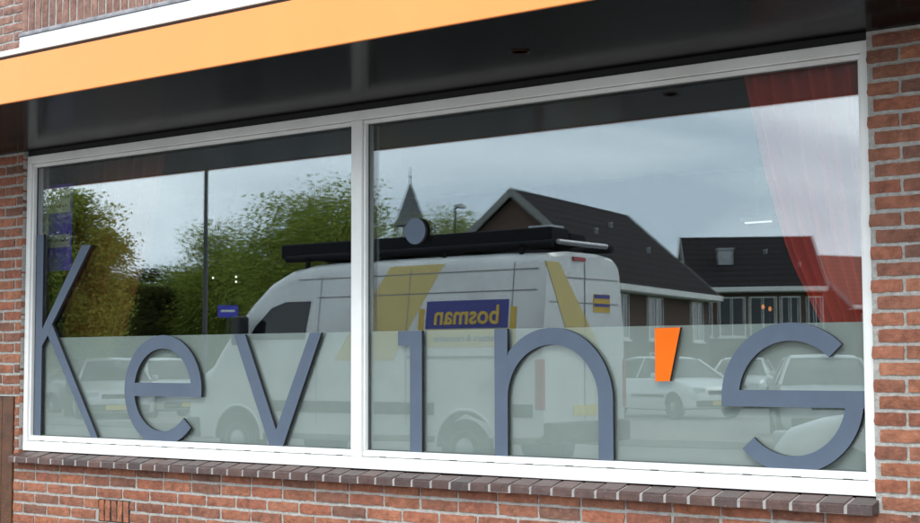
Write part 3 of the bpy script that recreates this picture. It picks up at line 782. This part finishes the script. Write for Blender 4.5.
# rear doors
def rear(name, poly, m_, x=-0.006, th=0.02):
    mb = MB(); mb.prism(poly, x, x+th, 'yz'); return mb.build(name, m_, van)
yv = lambda yy: -(yy+8.887)/0.9      # street y -> van y
rear('rear_stripe', [(yv(-8.10), 2.44), (yv(-8.36), 2.44), (yv(-9.2), 1.5), (yv(-8.6), 1.5)], VAN_Y)
rear('rear_door_seam', [(-0.008, 0.62), (0.008, 0.62), (0.008, 2.46), (-0.008, 2.46)], SEAM)
for zs in (2.27, 1.99): rear('rear_door_seam', [(-0.80, zs), (0.80, zs), (0.80, zs+0.014), (-0.80, zs+0.014)], SEAM, x=-0.004)
b0, b1 = yv(-9.07), yv(-9.42)
rear('rear_sign', [(b0, 1.90), (b1, 1.90), (b1, 2.11), (b0, 2.11)], GOLD, x=-0.009)
for z0_, z1_ in ((2.06, 2.105), (1.965, 2.0)): rear('rear_sign_bar', [(b0+.01, z0_), (b1-.01, z0_), (b1-.01, z1_), (b0+.01, z1_)], VAN_B, x=-0.013)
rear('brake_light', [(-0.28, 2.47), (0.0, 2.47), (0.0, 2.515), (-0.28, 2.515)], TAIL, x=-0.02, th=0.06)
MB().box(-0.10, 0.12, -0.93, 0.93, 0.42, 0.66).build('rear_bumper', PLASTIC, van, bevel=0.03)
MB().box(-0.012, 0.01, -0.27, 0.27, 0.72, 0.84).build('number_plate', mat('plate_yellow', (0.7, 0.5, 0.05), None, 0.4), van)
MB().loft([[(x, -w, z0_), (x, w, z0_), (x, w, z1_), (x, -w, z1_)] for x, w, z0_, z1_ in ((5.5, 0.94, 0.36, 0.62), (5.8, 0.82, 0.36, 0.62), (5.93, 0.55, 0.40, 0.6))]).build('front_bumper', PLASTIC, van, bevel=0.03)
MB().add([(4.36, -0.72, 2.315), (4.36, 0.72, 2.315), (5.22, 0.85, 1.405), (5.22, -0.85, 1.405), (4.3, -0.7, 2.22), (4.3, 0.7, 2.22), (5.1, 0.83, 1.36), (5.1, -0.83, 1.36)],
         [(0, 1, 2, 3), (7, 6, 5, 4), (0, 4, 5, 1), (1, 5, 6, 2), (2, 6, 7, 3), (3, 7, 4, 0)]).build('windshield', CARGLASS, van)
# roof rack with long dark tubes and a ladder
rk = MB()
for xx in (0.4, 1.5, 2.6, 3.7): rk.box(xx-0.03, xx+0.03, -0.76, 0.76, 2.62, 2.66)
for yy in (-0.74, 0.74):
    for xx in (0.4, 1.5, 2.6, 3.7): rk.box(xx-0.025, xx+0.025, yy-0.02, yy+0.02, 2.5, 2.64)
rack = rk.build('roof_rack', RACK, van)
MB().box(0.05, 4.25, -0.66, -0.26, 2.665, 2.84).build('load_box', RACK, rack, bevel=0.02)
MB().box(0.05, 4.1, -0.24, 0.1, 2.662, 2.80).build('load_box', RACK, rack, bevel=0.02)
MB().tube([(0.2, 0.3, 2.74), (4.2, 0.3, 2.72)], 0.08, 14).build('pipe', RACK, rack, smooth=True)
for yy in (-0.71, 0.66): MB().tube([(0.0, yy, 2.645), (4.1, yy, 2.645)], 0.045, 10).build('rack_rail', RACK, rack, smooth=True)
MB().tube([(-0.04, -0.66, 2.665), (-0.04, 0.45, 2.665)], 0.03, 10).build('roller_bar', ALU, rack, smooth=True)
MB().box(0.1, 0.4, -0.60, -0.30, 2.845, 2.865).build('bracket', ALU, rack)

# ------------------------------------------------------------------ parked cars, mirrored in the frosted band
CAR_W = mat('car_white_paint', (0.66, 0.67, 0.67), (0.62, 0.63, 0.63), 0.22, 3, coat=0.5)
CAR_S = mat('car_silver_paint', (0.46, 0.47, 0.48), (0.42, 0.43, 0.44), 0.28, 3, coat=0.5, metal=0.3)
CAR_L = mat('car_pale_silver_paint', (0.8, 0.8, 0.8), (0.77, 0.77, 0.77), 0.3, 3, coat=0.4)
CAR_D = mat('car_dark_paint', (0.03, 0.035, 0.05), None, 0.25, 3, coat=0.5)
def car_hw(z):
    pts = [(0.15, 0.78), (0.3, 0.84), (0.6, 0.86), (0.9, 0.83), (1.05, 0.77), (1.43, 0.58)]
    for (a, b), (c_, d) in zip(pts, pts[1:]):
        if z <= c_: return b + (d-b)*max(0, (z-a))/(c_-a)
    return 0.58
def make_car(name, paint, loc, rz, label, group='parked cars mirrored in the glass'):
    """local x: rear to nose"""
    c_ = tag(empty(name, loc, rz), label, 'car', group)
    low = [(-2.0, 0.42, 0.72, 0.86), (-1.94, 0.28, 0.9, 0.95), (-1.6, 0.22, 0.95, 1), (-0.6, 0.19, 0.95, 1), (0.55, 0.19, 0.95, 1), (1.05, 0.2, 0.93, 0.99), (1.5, 0.22, 0.86, 0.96), (1.8, 0.24, 0.77, 0.9), (1.96, 0.27, 0.66, 0.8), (2.02, 0.34, 0.55, 0.7)]
    MB().loft([section(x, a, b, w, car_hw, 0.012, 0.1) for x, a, b, w in low]).build('body', paint, c_, smooth=True)
    up = [(-1.86, 0.93, 0.9), (-1.72, 1.18, 0.93), (-1.45, 1.385, 0.95), (-0.8, 1.43, 0.97), (-0.1, 1.415, 0.97), (0.2, 1.36, 0.96), (0.62, 1.14, 0.94), (1.0, 0.93, 0.9)]
    gl = MB().loft([section(x, 0.86, t, w, car_hw, 0.01, 0.1) for x, t, w in up]).build('greenhouse', CARGLASS, c_, smooth=True)
    roof = [(-1.5, 1.37, 0.94), (-0.8, 1.442, 0.97), (-0.1, 1.428, 0.97), (0.16, 1.385, 0.955)]
    secs = []
    for x, t, w in roof:
        hw = car_hw(t-0.09)*w
        secs.append([(x, -hw-.004, t-0.08), (x, -hw*0.86, t+0.004), (x, 0, t+0.022), (x, hw*0.86, t+0.004), (x, hw+.004, t-0.08), (x, hw*0.8, t-0.06), (x, -hw*0.8, t-0.06)])
    MB().loft(secs).build('roof', paint, c_, smooth=True)
    for s in (-1, 1):
        for pts in ([(0.2, 1.37), (0.62, 1.145), (1.0, 0.935)], [(-0.35, 1.40), (-0.38, 0.94)], [(-1.45, 1.38), (-1.72, 1.17), (-1.86, 0.93)]):
            MB().tube([(x, s*(car_hw(z)*0.95+0.004), z) for x, z in pts], 0.032, 6).build('pillar', paint, c_)
        for xw in (-1.27, 1.27):
            pts = [(xw+0.345*math.cos(RAD(a)), 0.29+0.345*math.sin(RAD(a))) for a in range(0, 181, 15)]
            mb = MB(); n = len(pts)
            vo = [(x, s*(car_hw(z)+0.004), z) for x, z in pts]; vi = [(x, s*(car_hw(z)-0.15), z) for x, z in pts]
            mb.add(vo+vi, [tuple(range(n)), tuple(range(2*n-1, n-1, -1))] + [(i, (i+1) % n, n+(i+1) % n, n+i) for i in range(n)]).build('wheel_housing', BLACK, c_)
            wheel(c_, xw, s*0.765, 0.295, 0.19, s)
        MB().box(1.72, 1.985, min(s*0.4, s*0.68), max(s*0.4, s*0.68), 0.58, 0.735).build('headlight', LAMPG, c_, bevel=0.03)
        MB().box(-1.985, -1.86, min(s*0.56, s*0.80), max(s*0.56, s*0.80), 0.62, 0.88).build('tail_light', TAIL, c_, bevel=0.02)
        MB().box(0.52, 0.66, min(s*0.84, s*0.98), max(s*0.84, s*0.98), 0.93, 1.06).build('wing_mirror', paint, c_, bevel=0.03)
        MB().box(-0.5, 0.9, min(s*0.856, s*0.878), max(s*0.856, s*0.878), 0.5, 0.56).build('side_moulding', PLASTIC, c_)
    MB().box(1.93, 2.02, -0.34, 0.34, 0.56, 0.66).build('grille', BLACK, c_, bevel=0.01)
    MB().box(1.9, 2.05, -0.66, 0.66, 0.30, 0.44).build('front_bumper', PLASTIC, c_, bevel=0.03)
    MB().box(2.045, 2.06, -0.26, 0.26, 0.33, 0.43).build('number_plate', mat('plate_yellow', (0.7, 0.5, 0.05), None, 0.4), c_)
    return c_
make_car('parked_car', CAR_L, (3.66, -7.0, 0), math.pi, 'silver hatchback with its nose behind the letter s, mirrored in the glass')
q = refl(672, 36)
make_car('parked_car', CAR_W, (q.x, q.y, 0), RAD(28), 'white hatchback facing the shop below the orange apostrophe, mirrored in the glass')
for px, dp, rz, m_, lb in ((70, 38, 20, CAR_D, 'dark hatchback behind the letter k, mirrored in the glass'), (112, 34, 35, CAR_S, 'silver hatchback between the letters k and e, mirrored in the glass'),
                          (168, 36, 25, CAR_W, 'white hatchback behind the letter e, mirrored in the glass'), (822, 25.5, 62, CAR_S, 'pale hatchback framed by the upper bow of the letter s, mirrored in the glass'), (742, 44, 70, CAR_S, 'far silver hatchback left of the letter s, mirrored in the glass')):
    q = refl(px, dp); make_car('parked_car', m_, (q.x, q.y, 0), RAD(rz), lb)

# ------------------------------------------------------------------ houses across the street
ROOF = mat('dark_roof_tiles', (0.024, 0.019, 0.02), (0.014, 0.012, 0.013), 0.95, 6, 0.6, 22, spec=0.15)
ROOF_R = mat('red_roof_tiles', (0.17, 0.055, 0.03), (0.11, 0.04, 0.025), 0.8, 6, 0.6, 22)
HBRICK = mat('house_brick', (0.105, 0.062, 0.046), (0.075, 0.047, 0.037), 0.9, 12, 0.4, 50)
HWHITE = mat('house_white', (0.72, 0.72, 0.7), None, 0.6, 4)
HGREY = mat('slate', (0.10, 0.11, 0.115), (0.07, 0.075, 0.08), 0.7, 10, 0.4, 40)
CHIM = mat('pale_chimney_render', (0.36, 0.37, 0.38), (0.26, 0.27, 0.28), 0.8, 4)
BARGE = mat('weathered_barge', (0.22, 0.22, 0.21), None, 0.7, 5)
def tile_rows(M, pitch=0.32):
    n, l = M.node_tree.nodes, M.node_tree.links; b = n['Principled BSDF']
    tc = n.new('ShaderNodeTexCoord'); wv = n.new('ShaderNodeTexWave'); wv.wave_type = 'BANDS'; wv.bands_direction = 'Z'; wv.wave_profile = 'SAW'
    wv.inputs['Scale'].default_value = 0.314/pitch*1.0; wv.inputs['Distortion'].default_value = 0.3; wv.inputs['Detail Scale'].default_value = 2
    l.new(tc.outputs['Object'], wv.inputs['Vector'])
    bp = n.new('ShaderNodeBump'); bp.inputs['Strength'].default_value = 1.0; bp.inputs['Distance'].default_value = 0.06
    l.new(wv.outputs['Fac'], bp.inputs['Height']); old = b.inputs['Normal'].links[0].from_socket
    l.new(old, bp.inputs['Normal']); l.new(bp.outputs['Normal'], b.inputs['Normal'])
    cs = b.inputs['Base Color'].links[0].from_socket; mx = n.new('ShaderNodeMix'); mx.data_type = 'RGBA'; mx.blend_type = 'MULTIPLY'; mx.inputs['Factor'].default_value = 1.0
    mr = n.new('ShaderNodeMapRange'); mr.inputs['To Min'].default_value = 0.55; mr.inputs['To Max'].default_value = 1.45
    l.new(wv.outputs['Fac'], mr.inputs['Value']); l.new(cs, mx.inputs['A']); l.new(mr.outputs['Result'], mx.inputs['B']); l.new(mx.outputs['Result'], b.inputs['Base Color'])
tile_rows(ROOF); tile_rows(ROOF_R)
def house(name, a, b, half, zr_, ze, zw0, label, wallm, roofm, wins, chim=None, group='houses across the street'):
    """ridge from a to b (ground points); windows on the flank that faces the shop: (t, z0, z1, width)"""
    a, b = Vector((a.x, a.y, 0)), Vector((b.x, b.y, 0))
    L = (b-a).length; rz = math.atan2(b.y-a.y, b.x-a.x)
    h = tag(empty(name, tuple(a), rz), label, 'house', group)
    # local: x along the ridge, y across; which side faces the shop?
    nrm = Vector((-math.sin(rz), math.cos(rz), 0)); s = 1 if nrm.dot(Vector((CAM[0], 2*YG-CAM[1], 0))-(a+b)/2) > 0 else -1
    MB().prism([(-half, zw0), (half, zw0), (half, ze), (0, zr_-0.12), (-half, ze)], 0.15, L-0.15, 'yz').build('wall', wallm, h)
    ov = 0.45; k = (zr_-ze)/half
    rf = MB()
    rf.prism([(-half-ov, ze-ov*k), (0, zr_), (half+ov, ze-ov*k), (half+ov, ze-ov*k+0.2), (0, zr_+0.22), (-half-ov, ze-ov*k+0.2)], -0.1, L+0.1, 'yz')
    roof = rf.build('roof', roofm, h)
    for x0 in (-0.16, L+0.1):
        for sg in (-1, 1):
            MB().prism([(0, zr_-0.1), (sg*(half+ov), ze-ov*k-0.1), (sg*(half+ov), ze-ov*k+0.22), (0, zr_+0.25)], x0, x0+0.06, 'yz').build('barge_board', BARGE, roof)
    for sg in (-1, 1):
        y0 = sg*(half+ov+0.02); MB().box(-0.1, L+0.1, min(y0, y0+sg*0.14), max(y0, y0+sg*0.14), ze-ov*k-0.08, ze-ov*k+0.16).build('gutter', HWHITE, h)
        MB().box(-0.05, L+0.05, min(sg*half, sg*(half+ov)), max(sg*half, sg*(half+ov)), ze-ov*k-0.13, ze-ov*k-0.085).build('eave_board', HWHITE, h)
    yf = s*half
    for t, z0, z1, w in wins:
        x = t*L
        wf = MB()
        y0, y1 = yf-0.02*s, yf+0.05*s; ya, yb = min(y0, y1), max(y0, y1)
        for (xa, xb, za, zb) in ((x-w/2, x+w/2, z0, z0+0.08), (x-w/2, x+w/2, z1-0.08, z1), (x-w/2, x-w/2+0.08, z0+0.08, z1-0.08), (x+w/2-0.08, x+w/2, z0+0.08, z1-0.08), (x-0.03, x+0.03, z0+0.08, z1-0.08)):
            wf.box(xa, xb, ya, yb, za, zb)
        wo = wf.build('window', HWHITE, h)
        y2 = yf+0.02*s
        MB().box(x-w/2+0.08, x+w/2-0.08, min(yf, y2), max(yf, y2), z0+0.08, z1-0.08).build('pane', CARGLASS, wo)
        MB().box(x-w/2-0.08, x+w/2+0.08, min(yf, yf+0.12*s), max(yf, yf+0.12*s), z0-0.08, z0).build('sill', HWHITE, wo)
    if chim:
        t, zc_, w = chim
        MB().box(t*L-w/2, t*L+w/2, s*half*0.55-w/2, s*half*0.55+w/2, zr_-2.6, zc_).box(t*L-w/2-.06, t*L+w/2+.06, s*half*0.55-w/2-.06, s*half*0.55+w/2+.06, zc_, zc_+0.1).build('chimney', CHIM, roof)
    return h, roof
def camspace(a, d):
    x = CAM[0] + a*math.cos(YAW) - d*math.sin(YAW); y = CAM[1] + a*math.sin(YAW) + d*math.cos(YAW)
    return Vector((x, 2*YG-y, 0))
h1, r1 = house('brick_house', camspace(2.1, 59), camspace(7.9, 70), 4.0, 8.0, 4.55, 0, 'brick house with a broad dark tiled roof and white gutter, mirrored right of the van', HBRICK, ROOF,
      [(0.12, 2.2, 4.0, 1.3), (0.42, 2.2, 4.0, 1.7), (0.85, 2.2, 4.0, 1.5), (0.42, 0.3, 1.7, 1.6)])
h2, r2 = house('terrace_house', refl(684, 82.6), refl(812, 82), 4.6, 8.0, 5.3, 0, 'terraced house with dark roof and a row of white windows, mirrored behind the letter s', HBRICK, ROOF,
      [(0.1, 2.6, 4.7, 1.0), (0.32, 2.6, 4.7, 1.4), (0.55, 2.6, 4.7, 1.4), (0.75, 2.6, 4.7, 1.0), (0.93, 2.6, 4.7, 0.8)], (0.30, 7.3, 0.75))
h3, r3 = house('red_roof_house', refl(806, 96), refl(905, 100), 4.0, 8.0, 5.0, 0, 'low house with a red tiled roof, mirrored at the right end of the glass', HBRICK, ROOF_R, [(0.2, 2.4, 4.3, 1.2), (0.5, 2.4, 4.3, 1.2)])

for ro, L_, hf, pts in ((r1, 12.4, 4.0, ((0.35, 0.45), (0.72, 0.6), (0.6, 0.3))), (r2, 7.0, 4.6, ((0.62, 0.4), (0.85, 0.7)))):
    for t, u in pts:
        for sg in (-1, 1):
            zz_ = 8.0 - u*(8.0-(4.55 if ro is r1 else 5.3)) + 0.15
            MB().tube([(t*L_, sg*u*hf, zz_), (t*L_, sg*u*hf, zz_+0.22)], 0.045, 8).lathe([(0.04, 0), (0.08, 0.02), (0.07, 0.07), (0.02, 0.09)], (t*L_, sg*u*hf, zz_+0.22), 'z', 8).build('vent_pipe', CHIM, ro)
# school with a bell turret
qs = refl(411, 92)
school = tag(empty('turret_building', tuple(qs), RAD(20)), 'brick hall with a pointed slate bell turret, mirrored above the van roof', 'building')
MB().prism([(-4.5, 0), (4.5, 0), (4.5, 4.5), (0, 8.0), (-4.5, 4.5)], -7, 7, 'yz').build('wall', HBRICK, school)
MB().prism([(-5.0, 4.15), (0, 8.02), (5.0, 4.15), (5.0, 4.35), (0, 8.25), (-5.0, 4.35)], -7.3, 7.3, 'yz').build('roof', ROOF, school)
tz0, tz1 = 7.6, hgt(226, 92)
tur = MB()
for sx in (-0.62, 0.62):
    for sy in (-0.62, 0.62): tur.box(sx-0.11, sx+0.11, sy-0.11, sy+0.11, tz0, tz1)
tur.box(-0.75, 0.75, -0.75, 0.75, 7.3, tz0+0.5)
turret = tur.build('turret', HWHITE, school)
MB().box(-0.40, 0.40, -0.40, 0.40, tz0+0.5, tz1).build('louvre', HGREY, turret)
sp = []
for r, z in ((0.98, tz1), (0.72, tz1+0.45), (0.5, tz1+1.1), (0.27, tz1+1.9), (0.05, hgt(183, 92))):
    sp.append([(r*math.cos(RAD(45+90*k)+0)*1.25, r*math.sin(RAD(45+90*k))*1.25, z) for k in range(4)])
MB().loft(sp).build('spire', HGREY, turret)
MB().tube([(0, 0, hgt(185, 92)), (0, 0, hgt(166, 92))], [0.05, 0.02], 6).lathe([(0.02, -0.1), (0.1, 0), (0.02, 0.1)], (0, 0, hgt(176, 92)), 'z', 8).build('finial', HGREY, turret)

# ------------------------------------------------------------------ street furniture
POST = mat('dark_post', (0.03, 0.032, 0.033), None, 0.5, 6)
def lamp_post(px, depth, h, r, arm, label):
    q = refl(px, depth); o = tag(empty('street_lamp', tuple(q), RAD(-100)), label, 'street lamp', 'street lamps across the street')
    MB().tube([(0, 0, 0), (0, 0, 1.0), (0, 0, 1.02), (0, 0, h)], [r*1.3, r*1.25, r, r*0.8], 10).build('pole', POST, o, smooth=True)
    MB().tube([(0, 0, h-0.05), (0.2, 0, h+0.03), (arm, 0, h+0.06)], r*0.6, 8).build('arm', POST, o, smooth=True)
    MB().loft([[(x, -w, h+0.04), (x, w, h+0.04), (x, w*0.7, h+0.04+t), (x, -w*0.7, h+0.04+t)] for x, w, t in ((arm-0.15, 0.09, 0.1), (arm+0.1, 0.15, 0.17), (arm+0.55, 0.1, 0.1))]).build('lamp_head', mat('lamp_grey', (0.35, 0.36, 0.37), None, 0.5, 5), o)
lamp_post(205, 30, 7.4, 0.05, 0.6, 'tall dark lamp post standing in front of the trees, mirrored in the left pane')
lamp_post(456, 60, hgt(205, 60)-0.1, 0.05, 0.3, 'small grey street lamp beside the turret, mirrored above the van')
q = refl(228, 38)
sg = tag(empty('street_sign', tuple(q), RAD(-52)), 'small blue sign on a thin post before the dark trees, mirrored in the left pane', 'sign')
MB().tube([(0, 0, 0), (0, 0, 2.9)], 0.025, 8).build('post', POST, sg)
MB().box(-0.25, 0.25, 0.03, 0.06, hgt(317, 38), hgt(305, 38)).build('board', mat('sign_blue', (0.06, 0.06, 0.5), (0.05, 0.05, 0.42), 0.4, 5), sg)
MB().box(-0.18, 0.18, 0.0605, 0.065, hgt(311.5, 38), hgt(309.5, 38)).build('board_bar', HWHITE, sg)

# ------------------------------------------------------------------ trees
BARK = mat('bark', (0.07, 0.055, 0.04), (0.04, 0.032, 0.025), 0.9, 8, 0.5, 30)
LEAVES = [leaf_mat('leaves_fresh', (0.31, 0.36, 0.075), (0.15, 0.19, 0.04)), leaf_mat('leaves_mid', (0.20, 0.235, 0.055), (0.095, 0.125, 0.03)), leaf_mat('leaves_dark', (0.085, 0.085, 0.026), (0.036, 0.042, 0.014))]
def tree(name, base, h, rx, z_low, n_cl, leaves, leaf, lm, label, seed, cone=False, sprd=1.0):
    r = np.random.RandomState(seed)
    t = tag(empty(name, (base.x, base.y, 0)), label, 'tree', 'trees across the street')
    tr = MB(); top = h*0.75
    tr.tube([(0, 0, -0.1), (0.05, 0, h*0.25), (0.1, 0.05, h*0.5), (0.05, 0.1, top)], [0.035*h, 0.026*h, 0.018*h, 0.006*h], 8)
    cz, rzv = (z_low+h)/2, (h-z_low)/2
    cl = []; n_cl = int(n_cl*1.4)
    while len(cl) < n_cl:
        p = r.uniform(-1, 1, 3)
        if cone:
            u = (p[2]+1)/2
            if math.hypot(p[0], p[1]) > (1-u)*0.9+0.08: continue
        elif p@p > 1 or p@p < 0.12: continue
        cl.append(np.array([p[0]*rx, p[1]*rx, cz+p[2]*rzv]))
    for c_ in cl[:26]:
        z0 = min(c_[2]*0.62, top*0.95); st = Vector((0.07, 0.05, z0)); e = Vector(c_)
        tr.tube([st, st.lerp(e, 0.5)+Vector((0, 0, 0.12)), e], [0.010*h, 0.006*h, 0.0025*h], 5)
    tr.build('trunk', BARK, t, smooth=True)
    per = int(leaves*2.0)//n_cl; leaf *= 0.66
    V, Fc = [], []
    for c_ in cl:
        s_ = rx*r.uniform(0.16, 0.34)*sprd
        p = c_ + np.clip(r.normal(0, 1, (per, 3)), -1.5, 1.5)*np.array([s_, s_, s_*0.6])
        a = r.normal(0, 1, (per, 3)); a /= np.linalg.norm(a, axis=1)[:, None]
        b = np.cross(a, r.normal(0, 1, (per, 3))); b /= np.linalg.norm(b, axis=1)[:, None]
        L = leaf*r.uniform(0.6, 1.3, (per, 1))
        q = np.stack([p-a*L, p+b*L*0.5, p+a*L, p-b*L*0.5], 1).reshape(-1, 3)
        o = len(V); V.extend(map(tuple, q)); Fc.extend((o+4*i, o+4*i+1, o+4*i+2, o+4*i+3) for i in range(per))
    me = bpy.data.meshes.new('crown'); me.from_pydata(V, [], Fc); me.materials.append(lm); me.update()
    link('crown', me, t)
    return t
def tr_at(px, top, depth, wpx, low, ncl, lv, leaf, lm, label, seed, **k):
    tree('tree', refl(px, depth), hgt(top, depth), wpx*depth/FPX/2, low, ncl, lv, leaf, LEAVES[lm], label, seed, **k)
tr_at(322, 196, 46, 150, 2.0, 90, 33000, 0.080, 0, 'spreading fresh green tree behind the van cab, mirrored in the glass', 3)
tr_at(72, 196, 34, 100, 1.2, 75, 24200, 0.068, 0, 'light airy tree behind the letter k, mirrored in the glass', 4)
tr_at(226, 232, 52, 120, 1.0, 67, 24200, 0.080, 0, 'yellow green tree behind the tall lamp post, mirrored in the glass', 5)
tr_at(152, 258, 50, 70, 0.4, 60, 19800, 0.072, 2, 'dark pointed tree right of the letter k, mirrored in the glass', 6, cone=True)
tr_at(185, 268, 64, 110, 0.5, 60, 19800, 0.088, 1, 'low mid green tree left of the lamp post, mirrored in the glass', 8)
tr_at(270, 262, 60, 120, 0.4, 60, 19800, 0.088, 1, 'dense low tree behind the van windscreen, mirrored in the glass', 9)
tr_at(110, 272, 56, 110, 0.3, 60, 19800, 0.088, 1, 'bushy tree between the letters k and e, mirrored in the glass', 10)
tr_at(455, 216, 74, 110, 2.0, 67, 19800, 0.088, 0, 'pale spring green tree between turret and brick house, mirrored in the glass', 11)
tr_at(378, 262, 66, 110, 0.4, 54, 15400, 0.096, 1, 'dense tree behind the dark roof load, mirrored in the glass', 12)
tr_at(40, 285, 60, 90, 0.2, 54, 15400, 0.096, 2, 'dark shrubby tree at the left end of the glass, mirrored', 13)
tr_at(205, 300, 72, 190, 0.1, 75, 19800, 0.104, 2, 'wide dark thicket behind the blue sign, mirrored in the glass', 14)
tr_at(100, 302, 72, 170, 0.1, 75, 19800, 0.104, 2, 'wide dark thicket behind the parked cars, mirrored in the glass', 15)
